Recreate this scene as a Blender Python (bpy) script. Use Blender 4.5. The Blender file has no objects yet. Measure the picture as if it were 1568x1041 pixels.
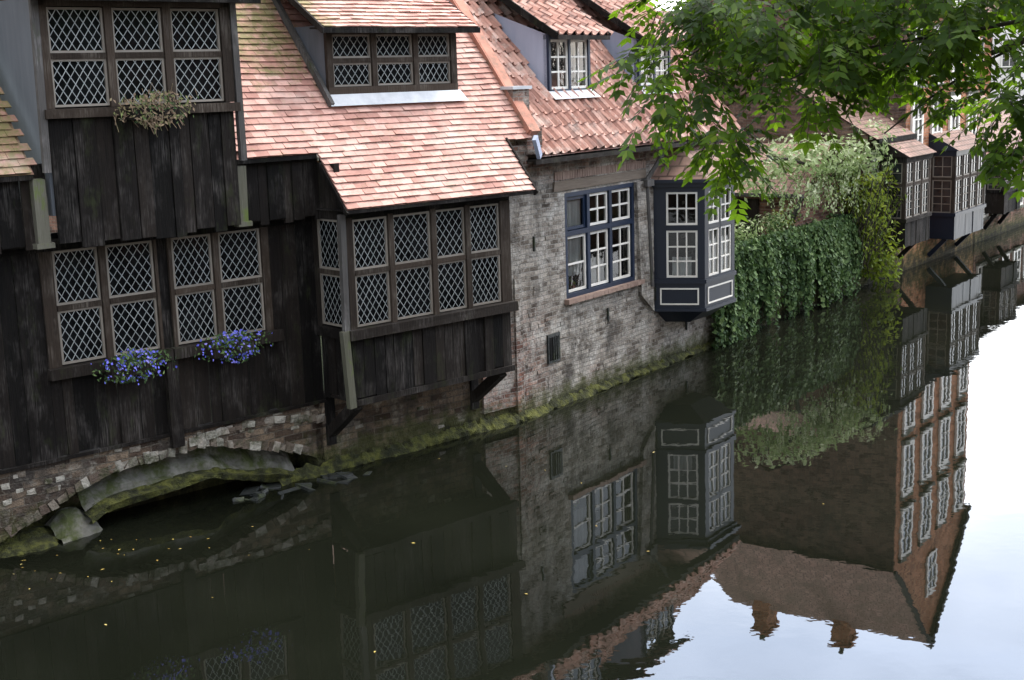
import bpy, math, random
from mathutils import Vector, Matrix, noise
random.seed(7)
rr=random.uniform
SC=bpy.context.scene
COL=SC.collection
RAD=math.radians
# ------------------------------------------------------------ frames
O=Vector((0.108,17.48,0))
MA=Matrix.Translation(O)@Matrix.Rotation(RAD(42.75),4,'Z')   # local x along facade, local y into the building
MBm=Matrix.Translation(O)@Matrix.Rotation(RAD(54.5),4,'Z')
I4=Matrix.Identity(4)

# ------------------------------------------------------------ mesh builder
class MB:
    def __init__(s): s.v=[];s.f=[];s.m=[];s.r=[];s.uv=[];s.M=None
    def face(s,pts,m=0,r=None,uv=None):
        pts=[Vector(p) for p in pts]
        if uv is None:
            n=(pts[1]-pts[0]).cross(pts[2]-pts[1])
            ax,ay,az=abs(n.x),abs(n.y),abs(n.z)
            if az>=ax and az>=ay: uv=[(p.x,p.y) for p in pts]
            elif ax>ay: uv=[(p.y,p.z) for p in pts]
            else: uv=[(p.x,p.z) for p in pts]
        if s.M is not None: pts=[s.M@p for p in pts]
        b=len(s.v); s.v+=[tuple(p) for p in pts]
        s.f.append(tuple(range(b,b+len(pts)))); s.m.append(m); s.r.append(random.random() if r is None else r); s.uv+=list(uv)
    def hexa(s,c,m=0,r=None):
        if r is None: r=random.random()
        for q in ((0,1,5,4),(1,2,6,5),(2,3,7,6),(3,0,4,7),(4,5,6,7),(3,2,1,0)):
            s.face([c[i] for i in q],m,r)
    def box(s,x0,x1,y0,y1,z0,z1,m=0,r=None,j=0.0):
        c=[(x0,y0,z0),(x1,y0,z0),(x1,y1,z0),(x0,y1,z0),(x0,y0,z1),(x1,y0,z1),(x1,y1,z1),(x0,y1,z1)]
        if j: c=[(a+rr(-j,j),b+rr(-j,j),d+rr(-j,j)) for a,b,d in c]
        s.hexa(c,m,r)
    def beam(s,p0,p1,w,h,m=0,r=None,up=(0,0,1)):
        p0=Vector(p0);p1=Vector(p1);d=(p1-p0).normalized();u=Vector(up)
        if abs(d.dot(u))>.95: u=Vector((0,1,0))
        a=d.cross(u).normalized()*w/2;b=a.cross(d).normalized()*h/2
        s.hexa([p0-a-b,p0+a-b,p1+a-b,p1-a-b,p0-a+b,p0+a+b,p1+a+b,p1-a+b],m,r)
    def tube(s,pts,rad,n=7,m=0):
        rings=[];r=random.random()
        for i,p in enumerate(pts):
            p=Vector(p);d=(Vector(pts[min(i+1,len(pts)-1)])-Vector(pts[max(i-1,0)])).normalized()
            a=d.cross(Vector((.3,.9,.1))).normalized();b=d.cross(a)
            rings.append([p+(a*math.cos(6.283*k/n)+b*math.sin(6.283*k/n))*rad[i] for k in range(n)])
        for i in range(len(pts)-1):
            for k in range(n):
                s.face([rings[i][k],rings[i][(k+1)%n],rings[i+1][(k+1)%n],rings[i+1][k]],m,r)
    def build(s,name,parent=None,mats=(),M=None,smooth=False):
        me=bpy.data.meshes.new(name);me.from_pydata(s.v,[],s.f)
        for x in mats: me.materials.append(x)
        me.polygons.foreach_set('material_index',s.m)
        at=me.attributes.new('rnd','FLOAT','FACE');at.data.foreach_set('value',s.r)
        ul=me.uv_layers.new(name='UVMap');ul.data.foreach_set('uv',[c for q in s.uv for c in q])
        if smooth: me.polygons.foreach_set('use_smooth',[True]*len(s.f))
        me.update()
        o=bpy.data.objects.new(name,me);COL.objects.link(o)
        if parent is not None: o.parent=parent
        if M is not None: o.matrix_world=M
        return o
def empty(name,M=I4):
    e=bpy.data.objects.new(name,None);COL.objects.link(e);e.matrix_world=M;return e

# ------------------------------------------------------------ materials
class N:
    def __init__(s,name):
        s.mt=bpy.data.materials.new(name);s.mt.use_nodes=True;s.t=s.mt.node_tree
        s.b=s.t.nodes['Principled BSDF'];s.out=s.t.nodes['Material Output']
    def n(s,ty,**k):
        x=s.t.nodes.new(ty)
        for a,b in k.items(): setattr(x,a,b)
        return x
    def l(s,a,b): s.t.links.new(a,b)
    def ramp(s,fac,stops,interp='LINEAR'):
        x=s.n('ShaderNodeValToRGB');x.color_ramp.interpolation=interp;e=x.color_ramp.elements
        while len(e)<len(stops): e.new(.5)
        for i,(p,c) in enumerate(stops):
            e[i].position=p;e[i].color=(c[0],c[1],c[2],1) if hasattr(c,'__len__') else (c,c,c,1)
        s.l(fac,x.inputs[0]);return x.outputs[0]
    def noise(s,scale,det=4,rough=.6,stretch=None,coord='Object',dist=0):
        tc=s.n('ShaderNodeTexCoord');o=tc.outputs[coord]
        if stretch:
            mp=s.n('ShaderNodeMapping');mp.inputs['Scale'].default_value=stretch;s.l(o,mp.inputs[0]);o=mp.outputs[0]
        x=s.n('ShaderNodeTexNoise');x.inputs['Scale'].default_value=scale;x.inputs['Detail'].default_value=min(det,4)
        x.inputs['Roughness'].default_value=rough;x.inputs['Distortion'].default_value=dist
        s.l(o,x.inputs['Vector']);return x.outputs[0]
    def math(s,op,a,b=None,c=None,clamp=False):
        x=s.n('ShaderNodeMath',operation=op,use_clamp=clamp)
        for i,q in enumerate((a,b,c)):
            if q is None: continue
            if isinstance(q,(int,float)): x.inputs[i].default_value=q
            else: s.l(q,x.inputs[i])
        return x.outputs[0]
    def mix(s,fac,a,b,mode='MIX'):
        x=s.n('ShaderNodeMix',data_type='RGBA',blend_type=mode)
        for q,i in ((fac,0),(a,6),(b,7)):
            if isinstance(q,(int,float)): x.inputs[i].default_value=q
            elif isinstance(q,tuple): x.inputs[i].default_value=(q[0],q[1],q[2],1)
            else: s.l(q,x.inputs[i])
        return x.outputs[2]
    def rnd(s):
        x=s.n('ShaderNodeAttribute',attribute_name='rnd');return x.outputs['Fac']
    def sep(s,coord='Object'):
        tc=s.n('ShaderNodeTexCoord');x=s.n('ShaderNodeSeparateXYZ');s.l(tc.outputs[coord],x.inputs[0]);return x.outputs
    def rng(s,v,a,b,c=0,d=1):
        x=s.n('ShaderNodeMapRange');s.l(v,x.inputs[0])
        for i,q in enumerate((a,b,c,d)): x.inputs[i+1].default_value=q
        return x.outputs[0]
    def bump(s,h,st=.5,dist=.01,nrm=None):
        x=s.n('ShaderNodeBump');x.inputs['Strength'].default_value=st;x.inputs['Distance'].default_value=dist
        s.l(h,x.inputs['Height'])
        if nrm is not None: s.l(nrm,x.inputs['Normal'])
        s.l(x.outputs[0],s.b.inputs['Normal']);return x.outputs[0]
    def fin(s,col,rough=.8,spec=.3):
        if isinstance(col,tuple): s.b.inputs['Base Color'].default_value=(col[0],col[1],col[2],1)
        else: s.l(col,s.b.inputs['Base Color'])
        if isinstance(rough,(int,float)): s.b.inputs['Roughness'].default_value=rough
        else: s.l(rough,s.b.inputs['Roughness'])
        s.b.inputs['Specular IOR Level'].default_value=spec
        return s.mt
def vary(name,stops,nscale=6,namt=.4,rough=.8,bs=.4,bd=.006,stretch=None,moss=None,spec=.3,bscale=None):
    k=N(name);nz=k.noise(nscale,3,.65,stretch)
    f=k.math('ADD',k.math('MULTIPLY',k.rnd(),1-namt),k.math('MULTIPLY',nz,namt))
    c=k.ramp(f,stops)
    if moss:
        mc,lo,hi,ms=moss
        m=k.rng(k.noise(ms,5,.7),lo,hi);c=k.mix(m,c,mc)
    k.bump(k.noise(bscale or nscale*3,2,.7,stretch),bs,bd)
    return k.fin(c,rough,spec)
def timber(name,stops,wear=(.16,.14,.12),wamt=.5,moss=0,mcol=(.05,.065,.02)):
    k=N(name)
    st=k.noise(7,4,.7,(5,5,.35));st2=k.noise(30,3,.7,(3,3,.12))
    f=k.math('ADD',k.math('MULTIPLY',k.rnd(),.45),k.math('MULTIPLY',st,.55))
    c=k.ramp(f,stops)
    w=k.math('MULTIPLY',k.rng(k.noise(1.9,4,.75,(1.5,1.5,.8)),.48,.66),k.rng(st2,.42,.62),clamp=True)
    c=k.mix(k.math('MULTIPLY',w,wamt),c,wear)
    if moss: c=k.mix(k.rng(k.noise(2.6,5,.75,(1.6,1.6,.7)),.56,.72,0,moss),c,mcol)
    k.bump(k.math('ADD',st2,k.math('MULTIPLY',st,.6)),.8,.010)
    return k.fin(c,.85,.15)
M_tim=timber('black_timber',[(.25,(.0025,.0023,.002)),(.5,(.008,.0065,.0055)),(.8,(.021,.0165,.013))],wear=(.105,.096,.088),wamt=.55,moss=.4,mcol=(.035,.045,.016))
M_frame=timber('window_timber',[(.2,(.016,.012,.009)),(.8,(.054,.040,.030))],wear=(.16,.14,.115),wamt=.55)
M_mossw=timber('mossy_timber',[(.2,(.04,.04,.03)),(.5,(.09,.09,.065)),(.8,(.13,.125,.10))],wear=(.16,.15,.13),wamt=.6,moss=.9,mcol=(.10,.15,.02))
M_greyw=timber('grey_timber',[(.2,(.04,.038,.036)),(.8,(.10,.095,.09))],wear=(.25,.24,.23),wamt=.7,moss=.5)
M_came=vary('lead_came',[(0,(.15,.165,.165)),(1,(.33,.35,.35))],4,.5,.5,.1)
M_casem=vary('pale_casement',[(0,(.13,.115,.095)),(1,(.26,.235,.20))],4,.5,.6,.2)
def glassdark(name='leaded_glass',sp=.15,bb=.008):
    k=N(name);k.bump(k.noise(7,2,.5),.25,.01)
    k.b.inputs['IOR'].default_value=1.38
    return k.fin(k.ramp(k.noise(3,2,.6),[(.3,(bb*.2,bb*.25,bb*.3)),(.7,(bb,bb*1.1,bb*1.2))]),.06,sp)
M_glass=glassdark();M_fglass=glassdark('far_window_glass',.8,.03)
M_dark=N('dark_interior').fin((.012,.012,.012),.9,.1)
def tilemat(name,stops,mossx):
    k=N(name);nz=k.noise(2.2,4,.7);n2=k.noise(60,2,.7)
    f=k.math('ADD',k.math('MULTIPLY',k.rnd(),.42),k.math('MULTIPLY',nz,.58))
    c=k.ramp(f,stops)
    c=k.mix(k.rng(k.noise(10,4,.8),.50,.72,0,.55),c,(.17,.11,.09))
    x=k.sep()
    if mossx=='A':
        left=k.rng(x[0],-6.0,-6.6,0,.26)
        band=k.math('MULTIPLY',k.math('MULTIPLY',k.rng(x[0],-4.4,-3.4),k.rng(x[0],-2.5,-2.9)),k.rng(x[2],4.2,5.0,0,.26))
        lift=k.math('ADD',left,band)
        m=k.rng(k.math('ADD',k.noise(6,6,.78),lift),.58,.8,0,.85)
        c=k.mix(m,c,(.15,.15,.055))
        c=k.mix(k.rng(k.noise(1.1,4,.7,(1,1,1.5)),.5,.72,0,.5),c,(.58,.46,.40))
    else:
        m=k.rng(k.noise(4,6,.75),.50,.70,0,.7);c=k.mix(m,c,(.15,.13,.12))
        c=k.mix(k.rng(k.noise(3,6,.75,(1,1.3,1.1)),.54,.7,0,.6),c,(.62,.56,.50))
    k.bump(n2,.4,.004)
    return k.fin(c,.75,.2)
M_tile=tilemat('plain_clay_tile',[(.15,(.23,.11,.09)),(.4,(.39,.21,.17)),(.6,(.50,.295,.245)),(.9,(.57,.40,.34))],'A')
M_pan=tilemat('pantile_clay',[(.15,(.18,.10,.085)),(.4,(.38,.205,.16)),(.6,(.48,.29,.235)),(.9,(.58,.44,.38))],'B')
def flatroof(name,a,b):
    k=N(name);tc=k.n('ShaderNodeTexCoord');br=k.n('ShaderNodeTexBrick');k.l(tc.outputs['UV'],br.inputs[0])
    br.inputs['Color1'].default_value=(*a,1);br.inputs['Color2'].default_value=(*b,1);br.inputs['Mortar'].default_value=(a[0]*.3,a[1]*.3,a[2]*.3,1)
    br.inputs['Scale'].default_value=1;br.inputs['Brick Width'].default_value=.2;br.inputs['Row Height'].default_value=.14;br.inputs['Mortar Size'].default_value=.012
    c=k.mix(k.rng(k.noise(2,4,.7),.35,.75),br.outputs[0],(a[0]*.45,a[1]*.55,a[2]*.5))
    k.bump(br.outputs['Fac'],.8,-.02)
    return k.fin(c,.8,.3)
M_flatroof=flatroof('far_roof_tile',(.23,.13,.10),(.32,.20,.16))
def brick(name,c1,c2,mort,wash,wlo,whi,dark=(.05,.045,.04),redfoot=False,bw=.19,rh=.058,mossz=None,bumpd=.012,wamt=.85,dlo=.54):
    k=N(name);tc=k.n('ShaderNodeTexCoord')
    mp=k.n('ShaderNodeMix',data_type='VECTOR');
    nz=k.n('ShaderNodeTexNoise');nz.inputs['Scale'].default_value=1.3;nz.inputs['Detail'].default_value=2
    k.l(tc.outputs['UV'],nz.inputs['Vector']);mp.inputs[0].default_value=.06
    k.l(tc.outputs['UV'],mp.inputs[4]);k.l(nz.outputs['Color'],mp.inputs[5])
    br=k.n('ShaderNodeTexBrick');k.l(mp.outputs[1],br.inputs[0])
    br.inputs['Color1'].default_value=(0,0,0,1);br.inputs['Color2'].default_value=(1,1,1,1);br.inputs['Mortar'].default_value=(.5,.5,.5,1)
    br.inputs['Scale'].default_value=1;br.inputs['Brick Width'].default_value=bw;br.inputs['Row Height'].default_value=rh
    br.inputs['Mortar Size'].default_value=.007;br.inputs['Mortar Smooth'].default_value=.3;br.inputs['Bias'].default_value=0
    f=k.math('ADD',k.math('MULTIPLY',br.outputs['Color'],.5),k.math('MULTIPLY',k.noise(5,4,.75),.5))
    c=k.ramp(f,[(.2,tuple(q*.4 for q in c1)),(.4,c1),(.6,c2),(.85,tuple(min(1,q*1.4) for q in c2))])
    if redfoot:
        x=k.sep();m=k.math('MULTIPLY',k.rng(x[0],.95,.1),k.rng(x[2],1.7,1.0))
        m=k.math('MAXIMUM',m,k.rng(x[2],3.0,3.3))
        m=k.math('MAXIMUM',m,k.rng(k.noise(.9,3,.7),.62,.72,0,.4))
        m=k.math('MULTIPLY',m,k.rng(k.noise(6,4,.75),.36,.54))
        c=k.mix(m,c,k.ramp(f,[(.2,(.05,.028,.024)),(.5,(.19,.09,.065)),(.8,(.34,.2,.15))]))
    w=k.rng(k.noise(2.6,4,.78,dist=.5),wlo,whi)
    c=k.mix(k.math('MULTIPLY',w,wamt),c,wash)
    c=k.mix(k.math('MULTIPLY',br.outputs['Fac'],.75),c,mort)
    c=k.mix(k.rng(k.noise(1.4,4,.8,(1,1,.55)),dlo,dlo+.18,0,.8),c,dark)
    c=k.mix(k.rng(k.noise(26,3,.75),.48,.70,0,.55),c,tuple(q*.3 for q in c1))
    if mossz:
        x=k.sep();h=k.math('ADD',x[2],k.math('MULTIPLY',k.math('SUBTRACT',k.noise(5,4,.7),.5),mossz*2.0))
        c=k.mix(k.rng(h,mossz,mossz*.35,0,.85),c,(.055,.06,.018))
        c=k.mix(k.rng(h,mossz*.4,0.0,0,.85),c,(.012,.012,.008))
    h=k.math('ADD',k.math('MULTIPLY',br.outputs['Fac'],-1.0),k.math('MULTIPLY',k.noise(22,3,.75),1.1))
    k.bump(h,1.0,bumpd)
    return k.fin(c,.9,.15)
M_brick=brick('weathered_brick',(.155,.13,.105),(.29,.26,.22),(.30,.285,.255),(.47,.45,.405),.46,.64,redfoot=True,mossz=.34,bumpd=.02,dlo=.50)
M_found=brick('foundation_stone',(.075,.052,.038),(.18,.135,.095),(.145,.13,.105),(.35,.33,.28),.53,.69,bw=.24,rh=.075,mossz=.46,bumpd=.035,dlo=.46)
M_redbr=brick('red_brick',(.13,.065,.048),(.23,.125,.09),(.22,.19,.16),(.28,.23,.19),.66,.9,mossz=.5)
M_orbr=brick('orange_brick',(.36,.145,.07),(.46,.21,.115),(.35,.27,.2),(.45,.3,.2),.66,.9,mossz=.8)
M_brbr=brick('brown_brick',(.085,.052,.038),(.14,.09,.066),(.13,.11,.09),(.2,.15,.11),.6,.9,mossz=.5)
M_vous=vary('arch_stone',[(.1,(.06,.04,.03)),(.4,(.14,.115,.09)),(.75,(.35,.335,.29)),(1,(.16,.09,.065))],9,.35,.9,.9,.03,moss=((.035,.04,.015),.46,.64,3))
M_slab=vary('grey_render',[(.25,(.05,.049,.042)),(.5,(.12,.118,.102)),(.8,(.25,.245,.22))],4,.9,.9,.7,.025,moss=((.045,.055,.018),.44,.62,3.5))
M_moss=vary('moss',[(.25,(.008,.010,.005)),(.45,(.028,.031,.010)),(.62,(.085,.09,.020)),(.8,(.15,.145,.05))],7,.95,.95,1,.04,bscale=40)
M_stone=vary('wet_stone',[(.2,(.010,.012,.012)),(.8,(.04,.044,.042))],6,.7,.5,.7,.02,moss=((.04,.05,.015),.5,.7,5))
M_verge=vary('red_verge',[(.2,(.33,.13,.09)),(.8,(.50,.25,.18))],5,.6,.85,.6,.01,moss=((.15,.12,.09),.5,.7,4))
M_navy=vary('navy_paint',[(0,(.004,.007,.014)),(1,(.008,.013,.026))],5,.6,.45,.15,.003)
M_blue=vary('blue_paint',[(0,(.006,.013,.030)),(1,(.010,.022,.052))],5,.6,.5,.15,.003)
M_cheek=vary('blue_grey_board',[(.2,(.28,.32,.42)),(.8,(.38,.42,.52))],3,.7,.7,.2,.004,stretch=(3,3,.4))
M_gcheek=vary('lead_cheek',[(.2,(.07,.08,.095)),(.8,(.13,.145,.165))],3,.7,.6,.3,.004,stretch=(3,3,.4))
M_white=vary('cream_paint',[(0,(.60,.58,.52)),(1,(.74,.72,.66))],7,.6,.5,.2,.002)
M_plaster=vary('white_plaster',[(.2,(.5,.47,.43)),(.8,(.7,.68,.64))],2,.9,.8,.3,.01)
M_lead=vary('lead_flashing',[(.2,(.42,.44,.46)),(.8,(.62,.64,.66))],6,.8,.6,.4,.006)
M_lintel=vary('lintel_wood',[(.2,(.11,.085,.065)),(.8,(.21,.17,.13))],5,.8,.85,.8,.01,stretch=(.5,4,4))
M_sill=vary('brick_sill',[(.2,(.18,.12,.095)),(.8,(.31,.225,.18))],9,.7,.85,.6,.01)
M_soil=vary('garden_soil',[(.2,(.03,.04,.015)),(.8,(.07,.09,.03))],3,.9,.95,.8,.04)
M_pave=vary('quay_paving',[(.2,(.14,.13,.12)),(.8,(.24,.23,.21))],3,.9,.9,.6,.02)
M_bark=vary('bark',[(.2,(.02,.017,.013)),(.8,(.06,.05,.04))],9,.8,.9,1,.02,stretch=(3,3,.6))
def leafmat(name,stops,trans=.45,tcol=(.25,.45,.03),spec=.15):
    k=N(name);f=k.math('ADD',k.math('MULTIPLY',k.rnd(),.65),k.math('MULTIPLY',k.noise(1.6,2,.6),.35))
    c=k.ramp(f,stops);k.fin(c,.6,spec)
    tr=k.n('ShaderNodeBsdfTranslucent');k.l(k.mix(.6,c,tcol,'MIX'),tr.inputs[0])
    ms=k.n('ShaderNodeMixShader');ms.inputs[0].default_value=trans
    k.l(k.b.outputs[0],ms.inputs[1]);k.l(tr.outputs[0],ms.inputs[2]);k.l(ms.outputs[0],k.out.inputs[0]);return k.mt
M_leaf=leafmat('tree_leaf',[(.20,(.006,.014,.004)),(.46,(.022,.052,.009)),(.70,(.075,.14,.014)),(1,(.22,.26,.02))],.48,(.20,.36,.010),.25)
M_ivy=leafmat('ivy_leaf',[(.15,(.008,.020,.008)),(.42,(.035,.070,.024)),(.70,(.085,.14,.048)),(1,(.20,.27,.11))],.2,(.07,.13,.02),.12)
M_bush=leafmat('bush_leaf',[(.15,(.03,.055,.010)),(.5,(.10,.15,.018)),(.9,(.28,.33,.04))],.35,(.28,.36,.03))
M_wist=leafmat('blossom_leaf',[(.1,(.035,.065,.016)),(.42,(.11,.17,.05)),(.66,(.32,.37,.20)),(1,(.62,.63,.50))],.3,(.33,.45,.18))
M_blue_fl=vary('blue_flower',[(.1,(.05,.06,.35)),(.6,(.12,.13,.6)),(1,(.35,.3,.7))],20,.3,.6,.1)
M_dry=leafmat('dry_plant',[(.1,(.10,.07,.045)),(.5,(.26,.19,.13)),(.8,(.14,.17,.06)),(1,(.14,.2,.07))],.2,(.3,.25,.15))
M_yleaf=vary('fallen_leaf',[(.1,(.22,.13,.03)),(.7,(.42,.32,.08)),(1,(.3,.3,.2))],20,.3,.6,.1)
M_curt=vary('curtain_cloth',[(.2,(.5,.5,.48)),(.8,(.72,.72,.70))],8,.8,.9,.6,.02,stretch=(8,8,.4))
def clear():
    k=N('window_glass');g=k.n('ShaderNodeBsdfGlossy');g.inputs['Roughness'].default_value=.03
    t=k.n('ShaderNodeBsdfTransparent');t.inputs[0].default_value=(.86,.88,.87,1)
    fr=k.n('ShaderNodeFresnel');fr.inputs[0].default_value=1.55
    bp=k.n('ShaderNodeBump');bp.inputs['Strength'].default_value=.15;bp.inputs['Distance'].default_value=.01
    k.l(k.noise(6,2,.5),bp.inputs['Height']);k.l(bp.outputs[0],g.inputs['Normal'])
    ms=k.n('ShaderNodeMixShader');k.l(fr.outputs[0],ms.inputs[0]);k.l(t.outputs[0],ms.inputs[1]);k.l(g.outputs[0],ms.inputs[2])
    k.l(ms.outputs[0],k.out.inputs[0]);return k.mt
M_clear=clear()

# ------------------------------------------------------------ window / wall helpers
def planks(mb,u0,u1,z0,z1,y,th=.03,m=0,w=(.11,.24),jz=.035):
    u=u0
    while u<u1-.01:
        e=min(u+rr(*w),u1)
        if u1-e<.05: e=u1
        d=rr(-.014,.010);jb=rr(-jz,jz)
        mb.box(u+.005,e-.005,y+d,y+th,z0+jb,z1,m,None,.0035)
        u=e
def clipline(u0,u1,z0,z1,c,s):
    pts=[]
    for u in (u0,u1):
        z=s*u+c
        if z0<=z<=z1: pts.append((u,z))
    for z in (z0,z1):
        u=(z-c)/s
        if u0<u<u1: pts.append((u,z))
    if len(pts)<2: return None
    pts.sort();a,b=pts[0],pts[-1]
    return (a,b) if abs(a[0]-b[0])>.008 else None
def lattice(fr,ld,gl,u0,u1,z0,z1,y,trans=None,a=.094,b=.128,came=.008):
    zs=[z0,z1] if trans is None else [z0,trans,z1]
    fw=.022
    for i in range(len(zs)-1):
        A,B=zs[i]+(.0 if i==0 else .028),zs[i+1]-(.028 if i<len(zs)-2 else 0)
        fr.box(u0,u0+fw,y-.012,y+.02,A,B,1);fr.box(u1-fw,u1,y-.012,y+.02,A,B,1)
        fr.box(u0+fw,u1-fw,y-.012,y+.02,A,A+fw,1);fr.box(u0+fw,u1-fw,y-.012,y+.02,B-fw,B,1)
        x0,x1,c0,c1=u0+fw,u1-fw,A+fw,B-fw
        gl.face([(x0,y+.012,c0),(x1,y+.012+rr(-.006,.006),c0),(x1,y+.012+rr(-.006,.006),c1),(x0,y+.012,c1)])
        W=x1-x0;nn=max(2,round(W/a));aa=W/nn;s=b/aa
        for sg in (1,-1):
            for k in range(-60,60):
                cc=c0-sg*s*x0+k*b+rr(-.005,.005)
                q=clipline(x0,x1,c0,c1,cc,sg*s)
                if q:
                    (ua,za),(ub,zb)=q
                    L=math.hypot(ub-ua,zb-za);nx,nz=-(zb-za)/L*came/2,(ub-ua)/L*came/2
                    yy=y-.001 if sg>0 else y+.001
                    ld.face([(ua-nx,yy,za-nz),(ub-nx,yy,zb-nz),(ub+nx,yy,zb+nz),(ua+nx,yy,za+nz)])
    if trans is not None:
        fr.box(u0-.0,u1+.0,y-.03,y+.03,trans-.028,trans+.028,0)
def wallholes(mb,u0,u1,z0,z1,y,holes,depth=.15,m=0,sub=None):
    us=sorted({u0,u1,*[h[0] for h in holes],*[h[1] for h in holes]});zs=sorted({z0,z1,*[h[2] for h in holes],*[h[3] for h in holes]})
    for i in range(len(us)-1):
        for j in range(len(zs)-1):
            cx,cz=(us[i]+us[i+1])/2,(zs[j]+zs[j+1])/2
            if any(h[0]<cx<h[1] and h[2]<cz<h[3] for h in holes): continue
            mb.face([(us[i],y,zs[j]),(us[i+1],y,zs[j]),(us[i+1],y,zs[j+1]),(us[i],y,zs[j+1])],m)
    for a,b,c,d in holes:
        mb.face([(a,y,c),(a,y+depth,c),(a,y+depth,d),(a,y,d)],m);mb.face([(b,y+depth,c),(b,y,c),(b,y,d),(b,y+depth,d)],m)
        mb.face([(a,y,d),(a,y+depth,d),(b,y+depth,d),(b,y,d)],m);mb.face([(a,y+depth,c),(a,y,c),(b,y,c),(b,y+depth,c)],m)
def muntin(fr,gl,u0,u1,z0,z1,y,nc,nr,m=1,fw=.035,mw=.02,d=.03):
    fr.box(u0,u0+fw,y-d/2,y+d/2,z0,z1,m);fr.box(u1-fw,u1,y-d/2,y+d/2,z0,z1,m)
    fr.box(u0+fw,u1-fw,y-d/2,y+d/2,z0,z0+fw,m);fr.box(u0+fw,u1-fw,y-d/2,y+d/2,z1-fw,z1,m)
    for i in range(1,nc):
        x=u0+fw+(u1-u0-2*fw)*i/nc;fr.box(x-mw/2,x+mw/2,y-d/2+.004,y+d/2-.004,z0+fw,z1-fw,m)
    for i in range(1,nr):
        z=z0+fw+(z1-z0-2*fw)*i/nr;fr.box(u0+fw,u1-fw,y-d/2+.007,y+d/2-.007,z-mw/2,z+mw/2,m)
    gl.face([(u0+fw,y+.006,z0+fw),(u1-fw,y+.006,z0+fw),(u1-fw,y+.006,z1-fw),(u0+fw,y+.006,z1-fw)])

# ============================================================ TIMBER HOUSE
TH=empty('timber_house',MA)
w=MB();fr=MB();ld=MB();gl=MB()
planks(w,-10,-6.42,.84,3.0,0);planks(w,-3.80,-3.16,.84,3.0,0)
planks(w,-6.42,-3.80,.84,1.70,0);planks(w,-5.17,-5.02,1.7,3.0,0,w=(.15,.16))
w.box(-6.42,-3.80,.05,.1,1.6,3.1,1)
w.box(-10,-3.2,-.02,.05,2.935,3.04,0)
for a,b in ((-6.44,-5.10),(-5.08,-3.72)):
    w.box(a,b,-.10,.05,1.66,1.775,0,.9,.008)
w.box(-5.17,-5.03,-.07,.0,.70,1.66,0,.6,.008)
w.box(-6.42,-6.29,-.03,.05,1.775,2.935,2);w.box(-3.89,-3.80,-.03,.05,1.775,2.935,2)
w.box(-5.80,-5.73,-.035,.05,1.775,2.935,2);w.box(-4.50,-4.43,-.035,.05,1.775,2.935,2)
w.box(-5.19,-5.16,-.03,.05,1.775,2.935,2);w.box(-5.03,-4.99,-.03,.05,1.775,2.935,2)
for a,b in ((-6.28,-5.81),(-5.72,-5.20),(-4.98,-4.51),(-4.42,-3.90)):
    lattice(fr,ld,gl,a,b,1.79,2.93,0.0,2.36)
YJ=-.20
planks(w,-10,-6.36,3.0,3.80,YJ);planks(w,-4.30,-3.2,3.0,3.80,YJ)
w.box(-10,-3.2,-.17,.35,3.012,3.05,0)
YB=-.34
planks(w,-6.34,-4.32,3.0,4.24,YB)
w.box(-6.38,-4.28,YB-.07,YB+.04,4.22,4.31,2,.3,.006)
w.box(-6.36,-6.27,YB-.03,YB+.06,4.31,5.34,2);w.box(-4.42,-4.31,YB-.03,YB+.06,4.31,5.34,2)
w.box(-5.695,-5.615,YB-.03,YB+.06,4.31,5.26,2);w.box(-5.075,-4.985,YB-.03,YB+.06,4.31,5.26,2)
w.box(-6.36,-4.31,YB-.03,YB+.06,5.26,5.40,2)
for a,b in ((-6.265,-5.70),(-5.61,-5.08),(-4.98,-4.425)):
    lattice(fr,ld,gl,a,b,4.325,5.25,YB+.01,4.80)
w.box(-6.27,-4.4,YB+.05,YB+.09,3.1,5.4,1)
for x in (-6.35,-4.35):
    w.box(x,x+.03,YB+.06,1.6,3.3,5.35,5)
w.beam((-6.40,YB-.01,3.72),(-6.38,YB-.01,5.35),.07,.05,3);w.beam((-4.25,YB-.01,3.70),(-4.27,YB-.01,5.35),.07,.06,3)
w.box(-6.52,-6.40,YJ-.09,YJ-.005,3.04,3.66,4,.9,.008);w.box(-4.30,-4.19,YJ-.09,YJ-.005,3.03,3.64,4,.7,.008)
w.box(-6.55,-6.37,YJ-.11,YJ-.01,3.0,3.05,4);w.box(-4.33,-4.16,YJ-.11,YJ-.01,3.0,3.05,4)
Y2=-.60
planks(w,-3.16,-.70,.92,1.64,Y2,w=(.12,.2))
w.box(-3.20,-.68,Y2-.02,Y2+.08,.86,.93,0)
w.box(-3.22,-.66,Y2-.09,Y2+.03,1.63,1.75,0,.95,.008)
w.box(-3.17,-3.08,Y2-.025,Y2+.05,1.75,3.0,2);w.box(-.86,-.70,Y2-.025,Y2+.05,1.75,3.0,2)
for x in (-2.55,-1.92,-1.39): w.box(x-.035,x+.035,Y2-.035,Y2+.05,1.75,3.0,2)
w.box(-3.17,-.70,Y2-.02,Y2+.05,2.985,3.10,0)
for a,b in ((-3.07,-2.59),(-2.51,-1.96),(-1.88,-1.43),(-1.35,-.87)):
    lattice(fr,ld,gl,a,b,1.765,2.975,Y2+.005,2.38)
w.box(-3.08,-.8,Y2+.05,Y2+.1,.9,3.05,1)
w.box(-3.16,-.72,Y2+.04,.1,.90,.93,0)
w.beam((-3.22,Y2-.03,.86),(-3.27,Y2-.03,1.75),.09,.07,4,.5);w.beam((-3.235,Y2-.02,1.75),(-3.22,Y2-.02,3.05),.07,.06,3)
w.M=Matrix.Translation((-3.17,0,0))@Matrix.Rotation(RAD(-90),4,'Z');fr.M=w.M;ld.M=w.M;gl.M=w.M
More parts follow.
